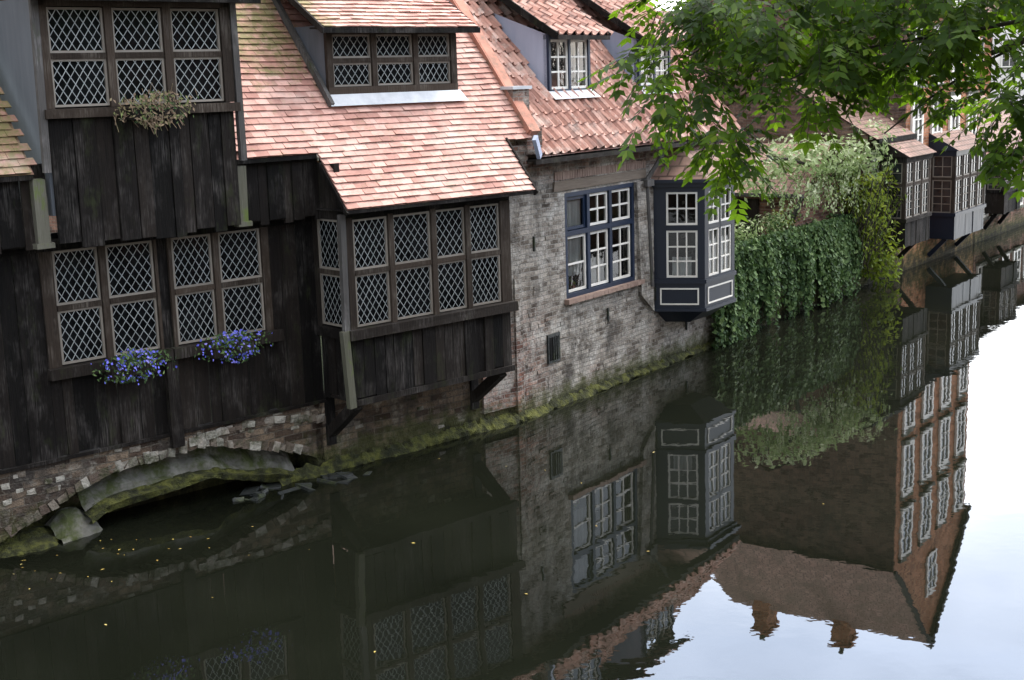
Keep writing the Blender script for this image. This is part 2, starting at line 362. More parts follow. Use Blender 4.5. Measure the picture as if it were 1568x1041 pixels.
planks(w,.02,.56,.92,1.64,0);w.box(0,.57,-.05,.03,1.63,1.74,0);w.box(0,.57,.05,.08,1.6,3.1,1)
w.box(0,.08,-.02,.05,1.74,3.05,0);w.box(.49,.57,-.02,.05,1.74,3.3,0);w.box(.08,.49,-.02,.05,2.98,3.6,0)
lattice(fr,ld,gl,.085,.485,1.765,2.975,.005,2.38)
w.M=fr.M=ld.M=gl.M=None
w.box(-.72,-.69,Y2+.05,0.1,.9,3.1,0)
w.face([(-3.18,-.78,3.10),(-3.18,-.2,3.10),(-3.18,-.2,3.74)],0);
for x in (-3.1,-.85):
    w.beam((x,-.02,.45),(x,Y2+.05,.86),.12,.12,0);w.box(x-.06,x+.06,-.04,.0,.3,.9,0)
YD=.20
w.box(-2.74,-.79,YD-.05,YD+.05,4.34,4.42,2);w.box(-2.74,-.79,YD-.04,YD+.05,5.02,5.13,2)
for x0,x1 in ((-2.74,-2.66),(-.88,-.79),(-2.10,-2.03),(-1.47,-1.40)): w.box(x0,x1,YD-.045,YD+.05,4.42,5.02,2)
for a,b in ((-2.655,-2.105),(-2.025,-1.475),(-1.395,-.885)): lattice(fr,ld,gl,a,b,4.425,5.015,YD-.005,4.72)
w.box(-2.7,-.83,YD+.05,YD+.08,4.3,5.1,1)
w.face([(-2.745,YD,4.25),(-2.745,YD,5.12),(-2.745,1.6,5.12+.0),(-2.745,1.6,5.0)],5)
w.face([(-.79,YD,4.25),(-.79,YD,5.12),(-.79,1.6,5.12),(-.79,1.6,5.0)],5)
w.beam((-2.78,.06,4.12+.1),(-2.78,1.5,5.86+.1),.05,.07,3)
w.face([(-2.80,YD-.16,4.21),(-.72,YD-.16,4.21),(-.76,YD-.045,4.345),(-2.77,YD-.045,4.345)],6)
w.build('timber_walls',TH,[M_tim,M_dark,M_frame,M_greyw,M_mossw,M_gcheek,M_lead],MA)
fr.build('casement_frames',TH,[M_frame,M_casem],MA);ld.build('lead_lattice',TH,[M_came],MA);gl.build('leaded_glass_panes',TH,[M_glass],MA)

def roofz(y): return 4.07+1.2*y
rt=MB()
def plain(rt,u0,u1,y0,y1,zf,slope,g=.088,tw=.165,skip=None,m=0):
    c=1/math.hypot(1,slope);dy=g*c;n=int((y1-y0)/dy);sl=slope
    nx,nz=-sl*c,c
    for i in range(n):
        ya=y0+i*dy;yb=ya+dy*1.15
        off=(i%2)*tw*.5+rr(-.01,.01)
        u=u0-off
        while u<u1:
            a,b=max(u,u0),min(u+tw,u1);u+=tw
            if b-a<.03: continue
            if skip and skip((a+b)/2,ya): continue
            k=.023+rr(-.004,.008);t=rr(-.003,.003)
            def P(x,y,h):
                s=.034*noise.noise(Vector((x*.8,y*1.3,3)))
                return (x,y+nx*(h+s),zf(y)+nz*(h+s))
            g2=.0015
            p=[P(a+g2,ya,k+t),P(b-g2,ya,k-t),P(b-g2,yb,.004),P(a+g2,yb,.004)]
            q=[P(a+g2,ya+.003,k+t-.019),P(b-g2,ya+.003,k-t-.019)]
            r=random.random()
            rt.face(p,m,r);rt.face([q[0],q[1],p[1],p[0]],m,r*.3)
            rt.face([q[0],p[0],p[3]],m,r)
sk2=lambda u,y:(-6.50<u<-4.30 and y<1.15) or (-2.74<u<-.8 and .22<y<.9)
plain(rt,-3.27,-.42,-.80,-.24,roofz,1.2)
plain(rt,-10,0.02,-.30,3.0,roofz,1.2,skip=sk2)
def ul(a,b,y0,y1): rt.face([(a,y0,roofz(y0)-.025),(b,y0,roofz(y0)-.025),(b,y1,roofz(y1)-.025),(a,y1,roofz(y1)-.025)],0,.1)
ul(-10,-6.50,-.28,1.2);ul(-4.30,0,-.28,1.2);ul(-10,0,1.2,3);ul(-3.26,-.43,-.79,-.28)
rt.face([(-10,3,roofz(3)),(0,3,roofz(3)),(0,6.4,4),(-10,6.4,4)],0,.4)
dz=lambda y:5.15+.62*(y-.05)
plain(rt,-2.92,-.62,-.06,1.95,dz,.62)
rt.face([(-2.92,-.05,dz(-.05)-.015),(-.62,-.05,dz(-.05)-.015),(-.62,2.0,dz(2.0)-.015),(-2.92,2.0,dz(2.0)-.015)],0,.1)
bz=lambda y:5.42+.75*(y+.55)
plain(rt,-6.55,-4.10,-.56,2.6,bz,.75,g=.12)
rt.build('clay_tile_roof',TH,[M_tile],MA)
fa=MB()
fa.face([(-6.55,-.55,bz(-.55)-.02),(-4.1,-.55,bz(-.55)-.02),(-4.1,2.6,bz(2.6)-.02),(-6.55,2.6,bz(2.6)-.02)],0)
fa.box(-6.58,-4.07,-.60,-.55,5.30,5.43,0);fa.box(-6.56,-4.09,-.55,-.3,5.37,5.40,0)
fa.beam((-6.57,-.56,5.38),(-6.57,2.6,bz(2.6)-.03),.04,.10,0);fa.beam((-4.08,-.56,5.38),(-4.08,2.6,bz(2.6)-.03),.04,.10,0)
fa.box(-2.95,-.6,-.085,-.055,dz(-.06)-.06,dz(-.06)+.0,0)
fa.beam((-2.93,-.06,dz(-.06)-.03),(-2.93,1.9,dz(1.9)-.03),.03,.07,0);fa.beam((-.61,-.06,dz(-.06)-.03),(-.61,1.9,dz(1.9)-.03),.03,.07,0)
fa.box(-2.93,-.61,-.05,.2,5.075,5.095,0)
fa.box(-10,-6.52,-.30,-.27,roofz(-.3)-.05,roofz(-.3)-.005,0);fa.box(-4.3,-3.28,-.30,-.27,roofz(-.3)-.05,roofz(-.3)-.005,0)
fa.box(-3.26,-.43,-.80,-.77,roofz(-.8)-.045,roofz(-.8)-.005,0)
fa.beam((-3.28,-.81,roofz(-.81)-.03),(-3.28,-.34,roofz(-.34)-.06),.025,.05,0);fa.beam((-.415,-.81,roofz(-.81)-.03),(-.415,-.27,roofz(-.27)-.03),.025,.08,0)
fa.box(-3.26,-.43,-.77,-.2,3.085,3.10,0)
fa.build('eave_boards',TH,[M_tim],MA)
vp=MB()
vp.beam((.07,-.28,roofz(-.28)+.02),(.07,3.0,roofz(3)+.04),.15,.14,0)
vp.beam((-.01,-.28,roofz(-.28)+.05),(-.01,3.0,roofz(3)+.05),.03,.10,0)
vp.box(-.02,.26,-.02,.20,3.72,4.32,1);vp.box(-.05,.29,-.05,.23,4.32,4.36,2);vp.box(-.02,.24,-.26,-.02,3.5,3.82,1)
vp.box(-.45,.02,-.22,.0,3.36,3.62,1);vp.box(-.7,.02,-.03,.2,.2,3.6,1)
vp.build('verge_parapet',TH,[M_verge,M_brick,M_lead],MA)
# foundation
fo=MB()
def arch(u): return .62-.135*(u+5.15)**2+.02*math.sin(u*5)
u=-7.2
while u<-3.3:
    e=u+.1;za,zb=max(0,arch(u)),max(0,arch(e))
    fo.face([(u,.0,za),(e,.0,zb),(e,.0,.86),(u,.0,.86)],0);fo.face([(u,0,za),(u,.45,za),(e,.45,zb),(e,0,zb)],0)
    u=e
fo.face([(-10,0,-.3),(-7.2,0,-.3),(-7.2,0,.86),(-10,0,.86)],0)
fo.face([(-3.3,0.0,-.3),(-.02,0.0,-.3),(-.02,0.0,.86),(-3.3,0.0,.86)],0)
fo.face([(-3.3,0.0,-.3),(-3.3,.45,-.3),(-3.3,.45,.3),(-3.3,0,.3)],0)
fo.face([(-7.3,.45,-.3),(-3.3,.45,-.3),(-3.3,.45,.7),(-7.3,.45,.7)],0)
fo.box(-10,-3.1,-.04,.05,.825,.86,4)
u=-7.0
while u<-3.5:
    s=rr(.05,.13);sl=-.27*(u+s/2+5.15);an=math.atan(sl)
    fo.M=Matrix.Translation((u+s/2,0,arch(u+s/2)+.045))@Matrix.Rotation(-an+rr(-.08,.08),4,'Y')
    fo.box(-s/2+.002,s/2-.002,-.012+rr(-.015,.012),.2,-.05,.045+rr(-.02,.02),1,None,.014)
    u+=s*math.cos(an)
fo.M=None
u=-4.95
while u<-3.15:
    s=rr(.06,.14);z=.76-.12*(u+4.3)**2
    fo.box(u+.003,u+s-.003,-.014+rr(-.012,.01),.1,z-.04,z+.04,1,None,.014);u+=s
for i in range(70):
    u=rr(-9,-.3);z=rr(.5,.8) if u<-3.3 else rr(.15,.8)
    if u<-3.3 and z<arch(u)+.14: continue
    s=rr(.05,.12);fo.box(u,u+s,-rr(.004,.02),.05,z,z+rr(.035,.06),1,None,.008)
# rendered band that follows the arch, with a mossy ledge below and a dark void under it
def sweep(u0,u1,prof,m,seed,amp):
    n=int((u1-u0)/.04)
    def pt(i,j):
        u=u0+(u1-u0)*i/n;y,dzz=prof[j];q=noise.noise(Vector((u*2.2,j*1.3,seed)))*amp+noise.noise(Vector((u*9,j*3.1,seed)))*amp*.5
        e=min(1,(i+1)/5,(n-i+1)/5)
        return (u,y-q,arch(u)*.93+dzz*(1.15-.15*e)+q*.7)
    for i in range(n):
        for j in range(len(prof)-1): fo.face([pt(i,j),pt(i+1,j),pt(i+1,j+1),pt(i,j+1)],m,.5)
sweep(-6.15,-3.55,[(.30,.10),(.26,.0),(.20,-.08),(.12,-.17),(.07,-.23)],2,2,.05)
sweep(-6.15,-3.40,[(.08,-.22),(.0,-.235),(-.07,-.27),(-.06,-.33),(.05,-.36),(.3,-.36)],3,6,.08)
def slab(a,b,zt,y0,y1,m,seed):
    n=int((b-a)/.04);K=9
    def pt(i,j):
        u=a+(b-a)*i/n;t=j/K;q=noise.noise(Vector((u*2.5,t*2,seed)))*.07+noise.noise(Vector((u*9,t*7,seed)))*.03
        e=min(1,min(i,n-i)/4)
        return (u,y0+(y1-y0)*t**1.6-q,(-.1+(zt+.1)*min(1,t*1.25)*(.6+.4*e))+q)
    for i in range(n):
        for j in range(K): fo.face([pt(i,j),pt(i+1,j),pt(i+1,j+1),pt(i,j+1)],m,.5)
slab(-6.5,-6.02,.22,-.12,.3,2,15)
slab(-7.2,-6.40,.15,-.2,.44,3,8);slab(-10,-7.1,.2,-.16,.2,3,11)
fo.build('stone_foundation',TH,[M_found,M_vous,M_slab,M_moss,M_tim],MA)
def lumpy(mb,u0,u1,y0,y1,h,step=.045,seed=0,m=0):
    n=int((u1-u0)/step);prof=[(y0,-.1),(y0,0),(y0+.2*(y1-y0),.55),(y0+.45*(y1-y0),.85),(y0+.7*(y1-y0),1.0),(y1,1.1)]
    def pt(i,j):
        u=u0+i*step;y,z=prof[j];q=noise.noise(Vector((u*2.3,j*.9,seed)));q2=noise.noise(Vector((u*13,j*2.7,seed+5)))
        return (u,y+(q*.10+q2*.05)*(1 if j<5 else 0),(z*h*(1+q*1.3+q2*.9)) if j>0 else -.15)
    for i in range(n):
        for j in range(len(prof)-1):
            mb.face([pt(i,j),pt(i+1,j),pt(i+1,j+1),pt(i,j+1)],m,.5)
ms=MB();lumpy(ms,-3.9,-.02,-.14,.02,.09,seed=1)
ms.build('moss_ledge',TH,[M_moss],MA,False)

# ============================================================ BRICK HOUSE
BH=empty('brick_house',MBm)
bw=MB();h=[(1.14,3.02,1.44,2.90)]
wallholes(bw,-.12,5.8,-.4,3.62,0,h,.16)
bw.face([(5.8,0,-.4),(5.8,5,-.4),(5.8,5,3.6),(5.8,0,3.6)],0)
bw.face([(5.8,0,3.6),(5.8,5,3.6),(5.8,2.5,6.4)],0)
bw.hexa([(3.12,-.06,1.2),(3.5,-.06,.9),(3.5,.02,.9),(3.12,.02,1.2),(3.02,-.05,2.9),(3.30,-.05,2.9),(3.30,.02,2.9),(3.02,.02,2.9)],0,.5)
bw.box(-.13,.02,-.03,.3,-.3,1.9,0,.5)
u=.9
while u<3.3:
    bw.box(u,u+.055,-.014,.05,3.09,3.20,1,None,.004);u+=.063
for i in range(160):
    u=rr(0,5.6);z=round(rr(.2,3.3)/.058)*.058
    if 1.0<u+.1<3.35 and 1.3<z<3.25: continue
    bw.box(u,u+rr(.08,.18),-rr(.004,.014),.03,z,z+.05,0,None,.004)
bw.build('brick_walls',BH,[M_brick,M_sill],MBm)
tr=MB()
tr.box(.86,3.34,-.03,.04,2.945,3.07,0,.7,.008)
u=1.08
while u<3.1: tr.box(u,u+.10,-.08,.12,1.375,1.44,1,None,.004);u+=.105
tr.box(.62,.92,-.025,.02,.62,1.02,2,.4,.004);tr.box(.66,.88,-.035,-.02,.66,.98,3);
for x in (.72,.77,.82): tr.box(x,x+.012,-.05,-.035,.66,.98,2)
tr.box(-.1,5.85,-.02,.0,3.40,3.46,0)
for (ux,uz) in ((2.2,.95),(3.6,1.05),(.35,2.2),(4.6,.42)): tr.box(ux,ux+.02,-.03,0,uz,uz+.2,2)
tr.build('lintel_and_sill',BH,[M_lintel,M_sill,M_stone,M_dark],MBm)
wf=MB();wg=MB();WC=MB()
y=.05
wf.box(1.14,1.20,y-.05,y+.06,1.44,2.90,0);wf.box(2.96,3.02,y-.05,y+.06,1.44,2.90,0)
wf.box(1.20,2.96,y-.05,y+.06,2.84,2.90,0);wf.box(1.20,2.96,y-.05,y+.06,1.44,1.50,0)
wf.box(1.20,2.96,y-.05,y+.06,2.30,2.37,0)
for x in (1.76,2.36): wf.box(x-.035,x+.035,y-.045,y+.055,1.5,2.84,0)
for i,(a,b) in enumerate(((1.20,1.725),(1.795,2.325),(2.395,2.96))):
    if i==0:
        muntin(wf,wg,a+.01,b-.01,2.38,2.83,y,1,1,0,.04,.026);muntin(wf,wg,a+.01,b-.01,1.51,2.29,y,1,2,1,.035,.026)
    else:
        muntin(wf,wg,a+.01,b-.01,2.38,2.83,y,2,2,1,.035,.026);muntin(wf,wg,a+.01,b-.01,1.51,2.29,y,2,3,1,.035,.026)
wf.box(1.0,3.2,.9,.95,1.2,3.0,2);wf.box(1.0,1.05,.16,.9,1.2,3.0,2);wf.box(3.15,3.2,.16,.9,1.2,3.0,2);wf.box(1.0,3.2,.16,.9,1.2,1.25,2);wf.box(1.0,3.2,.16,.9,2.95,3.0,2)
def curtain(mb,u0,u1,z0,z1,y,m=0,amp=.02):
    n=max(4,int((u1-u0)/.025))
    for i in range(n):
        a=u0+(u1-u0)*i/n;b=u0+(u1-u0)*(i+1)/n
        mb.face([(a,y+amp*math.sin(a*70),z0),(b,y+amp*math.sin(b*70),z0),(b,y+amp*math.sin(b*70),z1),(a,y+amp*math.sin(a*70),z1)],m,.5)
curtain(WC,1.22,1.70,1.72,2.28,.11);curtain(WC,1.22,1.70,2.4,2.82,.11);curtain(WC,2.0,2.25,1.5,1.9,.13);curtain(WC,2.42,2.6,1.5,1.8,.13)
for i in range(18): WC.box(*(lambda x,z:(x,x+.03,.09,.12,z,z+.03))(rr(1.24,1.5),rr(1.52,1.70)),1 if i%3 else 2)
# oriel
orl=MB()
P=[(3.60,0),(3.92,-.70),(4.93,-.70),(5.27,0)]
for i in range(3):
    a=Vector((*P[i],0));b=Vector((*P[i+1],0));L=(b-a).length;an=math.atan2(b.y-a.y,b.x-a.x)
    Mx=Matrix.Translation(a)@Matrix.Rotation(an,4,'Z')
    for q in (orl,wg,WC): q.M=Mx
    hz=(.13 if i!=0 else .19,L-.11,1.40,2.70)
    wallholes(orl,0,L,.90,2.90,0,[hz],.06)
    orl.box(-.01,L+.01,-.03,0,1.31,1.37,0);orl.box(-.02,L+.02,-.05,0,2.78,2.86,0);orl.box(-.01,L+.01,-.03,0,.88,.93,0)
    x0,x1,z0,z1=.09,L-.09,.98,1.24;t=.022
    orl.box(x0,x1,-.012,0,z0,z0+t,1);orl.box(x0,x1,-.012,0,z1-t,z1,1);orl.box(x0,x0+t,-.012,0,z0+t,z1-t,1);orl.box(x1-t,x1,-.012,0,z0+t,z1-t,1)
    x0,x1=hz[0],hz[1]
    orl.box(x0,x1,.0,.05,2.12,2.20,0)
    if L>.9:
        c=(x0+x1)/2;orl.box(c-.025,c+.025,0,.05,1.40,2.70,0)
        for aa,bb in ((x0,c-.025),(c+.025,x1)):
            muntin(orl,wg,aa,bb,2.20,2.70,.025,2,2,1,.03,.022);muntin(orl,wg,aa,bb,1.40,2.12,.025,2,3,1,.03,.022)
    else:
        muntin(orl,wg,x0,x1,2.20,2.70,.025,3,2,1,.03,.022);muntin(orl,wg,x0,x1,1.40,2.12,.025,3,3,1,.03,.022)
    if i: curtain(WC,x0+.02,x1-.02,1.42,2.69,.10)
    else: curtain(WC,x0+.08,x1-.1,1.42,1.7,.12)
for q in (orl,wg,WC): q.M=None
orl.face([(3.62,-.02,1.3),(3.95,-.62,1.3),(4.9,-.62,1.3),(5.2,-.02,1.3)],2);orl.face([(3.62,-.02,2.75),(3.95,-.66,2.75),(4.9,-.66,2.75),(5.2,-.02,2.75)],2)
orl.face([(3.62,-.012,.9),(5.25,-.012,.9),(5.25,-.012,2.9),(3.62,-.012,2.9)],2)
Q=[(3.95,0),(4.10,-.35),(4.75,-.35),(4.95,0)]
for i in range(3):
    orl.face([(P[i][0],P[i][1],.9),(P[i+1][0],P[i+1][1],.9),(Q[i+1][0],Q[i+1][1],.66),(Q[i][0],Q[i][1],.66)],0)
orl.face([(q[0],q[1],.66) for q in Q],0)
PR=[(3.50,0),(3.86,-.80),(4.99,-.80),(5.37,0)]
RT=[(3.85,0),(4.1,-.12),(4.75,-.12),(5.0,0)]
for i in range(3):
    orl.face([(PR[i][0],PR[i][1],2.87),(PR[i+1][0],PR[i+1][1],2.87),(RT[i+1][0],RT[i+1][1],3.42),(RT[i][0],RT[i][1],3.42)],3,.6)
orl.face([(p[0],p[1],2.865) for p in PR],0)
for i in range(3): orl.beam((PR[i][0],PR[i][1],2.87),(PR[i+1][0],PR[i+1][1],2.87),.02,.05,0)
orl.build('navy_oriel_window',BH,[M_navy,M_white,M_dark,M_flatroof],MBm)
# B dormers
dm=MB();rzB=lambda y:3.52+1.2*(y+.30)
def pan(mb,u0,u1,y0,y1,zf,slope,tw=.21,g=.215,m=0,shear=0,skip=None):
    c=1/math.hypot(1,slope);dy=g*c;n=int((y1-y0)/dy);nx,nz=-slope*c,c;K=6
    for i in range(n):
        ya=y0+i*dy;yb=ya+dy*1.12;us=u0+shear*max(0,ya);u=us-rr(0,.03)
        while u<u1:
            a=u;u+=tw
            if skip and skip(a+tw/2,ya): continue
            if a+tw<us+.05: continue
            r=random.random();k=.024+rr(-.004,.012);tl=rr(-.008,.008);pr=[]
            for q in range(K+1):
                f=q/K;h=.030*math.sin(f*6.283+.6)+.012*math.sin(f*12.56)
                x=a+f*tw*1.03
                s=.05*noise.noise(Vector((x*.7,ya,1)))
                lo=(x,ya+nx*(h+k+s+tl*f),zf(ya)+nz*(h+k+s+tl*f));hi=(x,yb+nx*(h+s),zf(yb)+nz*(h+s));bt=(x,ya+.004+nx*(h+k+s-.022),zf(ya)+nz*(h+k+s-.022))
                pr.append((lo,hi,bt))
            for q in range(K):
                mb.face([pr[q][0],pr[q+1][0],pr[q+1][1],pr[q][1]],m,r);mb.face([pr[q][2],pr[q+1][2],pr[q+1][0],pr[q][0]],m,r*.4)
rb=MB()
def dsk(u,y): return (1.24<u<2.40 and .35<y<1.0) or (3.68<u<4.75 and .35<y<1.0)
pan(rb,.10,5.85,-.33,2.5,rzB,1.2,shear=.207,skip=dsk)
rb.face([(.1,-.31,rzB(-.31)-.05),(5.84,-.31,rzB(-.31)-.05),(5.84,2.5,rzB(2.5)-.05),(.65,2.5,rzB(2.5)-.05)],0,.1)
rb.face([(.65,2.5,rzB(2.5)),(5.84,2.5,rzB(2.5)),(5.84,5.2,3.6),(1.2,5.2,3.6)],0,.1)
for (a,b,zt) in ((1.28,2.34,5.0),(3.72,4.70,4.93)):
    y=.33;zb=4.27
    dm.box(a,b,y-.04,y+.05,zb-.05,zb+.02,1);dm.box(a,b,y-.04,y+.05,zt-.04,zt+.03,1)
    dm.box(a,a+.05,y-.04,y+.05,zb,zt-.04,1);dm.box(b-.05,b,y-.04,y+.05,zb,zt-.04,1)
    c=(a+b)/2;dm.box(c-.025,c+.025,y-.035,y+.05,zb,zt-.04,1)
    muntin(dm,wg,a+.05,c-.025,zb+.02,zt-.04,y,2,3,2,.035,.024);muntin(dm,wg,c+.025,b-.05,zb+.02,zt-.04,y,2,3,2,.035,.024)
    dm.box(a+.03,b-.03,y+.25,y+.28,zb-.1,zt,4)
    curtain(WC,a+.07,a+.2,zb+.02,zt-.05,y+.12);curtain(WC,b-.2,b-.07,zb+.02,zt-.05,y+.12)
    for x in (a,b): dm.face([(x,y,zb-.1),(x,y,zt+.03),(x,1.2,zt+.35),(x,1.2,zt-.0)],0)
    dm.face([(a-.06,y-.17,zb-.11),(b+.06,y-.17,zb-.11),(b+.02,y-.035,zb+.0),(a-.02,y-.035,zb+.0)],3)
    dd=lambda yy,zt=zt:zt+.05+.62*(yy-.12)
    pan(rb,a-.14,b+.12,.08,1.95,dd,.62)
    dm.face([(a-.13,.1,dd(.1)-.035),(b+.15,.1,dd(.1)-.035),(b+.15,2,dd(2)-.035),(a-.13,2,dd(2)-.035)],1)
    dm.beam((a-.15,.07,dd(.07)-.02),(a-.15,1.9,dd(1.9)-.02),.03,.09,5);dm.beam((b+.17,.07,dd(.07)-.02),(b+.17,1.9,dd(1.9)-.02),.03,.09,5)
    dm.box(a-.13,b+.15,.05,.075,dd(.07)-.07,dd(.07)-.01,5)
dm.build('dormers',BH,[M_cheek,M_blue,M_white,M_lead,M_dark,M_tim],MBm)
rb.build('pantile_roof',BH,[M_pan],MBm)
wf.build('window_frames',BH,[M_blue,M_white,M_dark],MBm);wg.build('window_panes',BH,[M_clear],MBm);WC.build('curtains',BH,[M_curt,M_bush,M_verge],MBm)
gt=MB()
gt.box(-.05,5.88,-.36,-.33,rzB(-.33)-.11,rzB(-.33)-.05,0);gt.box(-.05,5.88,-.33,.0,3.41,3.43,0)
gt.beam((.05,-.35,3.47),(-.12,-.40,3.72),.05,.1,1)
gt.beam((3.55,-.3,3.42),(3.30,-.05,2.9),.05,.05,2);gt.tube([(3.30,-.05,2.9),(3.36,-.06,2.2),(3.42,-.07,1.3)],[.03]*3,8,2)
gt.box(3.22,3.42,-.12,.0,2.82,2.92,2)
gt.build('eave_gutter',BH,[M_tim,M_cheek,M_greyw],MBm)
ms=MB();lumpy(ms,-.1,5.9,-.10,.02,.07,seed=21);ms.build('moss_ledge_brick',BH,[M_moss],MBm,False)

# ============================================================ GARDEN WALL, IVY, PLANTS
gw=MB();gw.box(5.82,11.8,-.02,.25,-.4,1.36,0);gw.box(5.82,11.8,-.06,.29,1.36,1.44,1);gw.box(11.8,12.5,0,.25,-.4,1.0,0)
gw.build('garden_wall',None,[M_found,M_slab],MBm)
def leafquad(mb,p,n,s,m=0,asp=.8,r=None):
    n=Vector(n).normalized();a=n.cross(Vector((rr(-1,1),rr(-1,1),rr(-1,1)))).normalized();b=n.cross(a)
    p=Vector(p);a=a*s*.5;b=b*s*.5*asp
    mb.face([p-a,p-b*.9-a*.1+n*s*.08,p+a,p+b*.9-a*.1+n*s*.08],m,r)
iv=MB()
# curtains of ivy gathered in overlapping swags, each with its own depth and length
for k in range(46):
    uc=5.7+6.0*(k+rr(-.4,.4))/46;wd_=rr(.10,.26);dep=rr(.02,.26);ln=rr(.35,1.45)
    if uc<6.8: ln=1.5
    if random.random()<.30: ln=1.55
    for q in range(int(16*wd_/.18)):
        u=uc+random.gauss(0,1)*wd_*.55;z=1.50+rr(-.06,.10);zend=max(-.02,1.46-ln*(1-.35*min(1,abs(u-uc)/wd_))*rr(.75,1.1))
        y=-.04-dep*math.exp(-((u-uc)/wd_)**2)-rr(0,.04);ux=u;rs=random.random()
        while z>zend:
            ux+=rr(-.025,.025);t=(1.5-z)
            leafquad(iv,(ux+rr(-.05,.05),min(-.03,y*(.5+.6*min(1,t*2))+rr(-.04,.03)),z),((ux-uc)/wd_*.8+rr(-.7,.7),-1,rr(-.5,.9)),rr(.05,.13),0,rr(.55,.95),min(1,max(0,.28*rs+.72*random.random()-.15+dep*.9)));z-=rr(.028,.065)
for i in range(1000):
    u=rr(5.7,11.7);leafquad(iv,(u,rr(-.15,.32),1.45+rr(0,.09)+.14*noise.noise(Vector((u*2,1,1)))),(rr(-.8,.8),-.5,rr(.2,1)),rr(.06,.12))
for i in range(1100):
    u=rr(5.25,6.6);z=rr(0,1.1);leafquad(iv,(u,-.12-rr(0,.22)*(1-abs(z-.4)),z),(rr(-.9,.5),-1,rr(-.3,.9)),rr(.06,.13))
for i in range(1600):  # thin ground cover on the lower wall
    u=rr(5.8,11.8);z=rr(.0,1.35)
    if noise.noise(Vector((u*1.6,z*1.6,77)))>.05: leafquad(iv,(u,-.05-rr(0,.05),z),(rr(-.6,.6),-1,rr(-.2,.8)),rr(.05,.10),0,.7,rr(0,.55))
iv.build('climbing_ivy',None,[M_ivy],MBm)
def clump(mb,c,rad,n,s,m=0,asp=.6,seed=0):
    for i in range(n):
        while True:
            d=Vector((rr(-1,1),rr(-1,1),rr(-1,1)))
            if d.length<1: break
        d=d.normalized()*(d.length**.5)
        k=1+.8*noise.noise(d*2.6+Vector((seed,0,0)))
        p=Vector((c[0]+d.x*rad[0]*k,c[1]+d.y*rad[1]*k,c[2]+d.z*rad[2]*k))
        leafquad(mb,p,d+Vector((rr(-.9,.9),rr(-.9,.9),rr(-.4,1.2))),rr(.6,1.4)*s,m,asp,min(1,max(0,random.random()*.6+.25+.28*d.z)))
bs=MB()
for k,(c,rad,n) in enumerate([((12.2,-.1,1.5),(.6,.4,.65),420),((12.45,-.35,.8),(.5,.35,.5),300),((11.9,-.1,2.0),(.45,.4,.45),200),((12.6,-.35,.3),(.4,.3,.35),220),((12.0,-.15,.8),(.4,.3,.6),260),((12.9,-.2,1.9),(.35,.3,.5),100)]):
    clump(bs,c,rad,n,.13,0,.45,k)
for i in range(120):
    b=Vector((rr(11.2,13.0),rr(-.4,.1),rr(.3,1.5)));e=b+Vector((rr(-.4,.4),rr(-.4,.1),rr(.4,1.3)));bs.beam(b,e,.012,.012,1)
    for q in range(7): leafquad(bs,b.lerp(e,rr(.4,1.05))+Vector((rr(-.06,.06),rr(-.06,.06),0)),(rr(-1,1),-1,rr(-.5,1)),rr(.08,.15),0,.4)
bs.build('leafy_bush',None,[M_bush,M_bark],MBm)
ws=MB()
for k,(c,rad,n) in enumerate([((9.8,.3,2.75),(1.1,.6,.33),600),((11.2,.2,2.70),(1.1,.55,.38),650),((12.4,.0,2.6),(.7,.45,.45),400),((8.6,.6,2.5),(.7,.5,.35),260),((12.9,.1,3.0),(.6,.5,.4),220),((10.6,.6,3.0),(1.2,.5,.22),220)]):
    clump(ws,c,rad,n,.12,0,.5,k+10)
for i in range(110):
    p=Vector((rr(8.4,13),rr(-.35,.4),rr(2.1,2.7)));L=rr(.2,.65)
    for q in range(16): leafquad(ws,p+Vector((rr(-.05,.05),rr(-.05,.05),-L*q/16)),(rr(-1,1),-1,rr(-.5,.5)),rr(.05,.10),0,.6,rr(.2,1))
ws.tube([(11.6,.6,1.0),(11.5,.55,1.8),(11.2,.5,2.2),(10.6,.4,2.6)],[.05,.045,.04,.03],6,1);ws.tube([(11.2,.5,2.2),(12.2,.3,2.5),(13,.2,2.8)],[.04,.03,.02],6,1);ws.tube([(10.6,.4,2.6),(9.6,.5,2.8),(8.7,.8,2.8)],[.03,.03,.02],6,1)
ws.build('climbing_blossom_plant',None,[M_wist,M_bark],MBm)
gp=MB()
for k in range(16):
    c=(rr(6.3,11.2),rr(.3,1.0),rr(1.45,1.7));clump(gp,c,(rr(.2,.4),.3,rr(.15,.3)),90,.08,random.choice((0,2,1,1)),.5,k+30)
gp.build('garden_plants',None,[M_ivy,M_wist,M_bush],MBm)

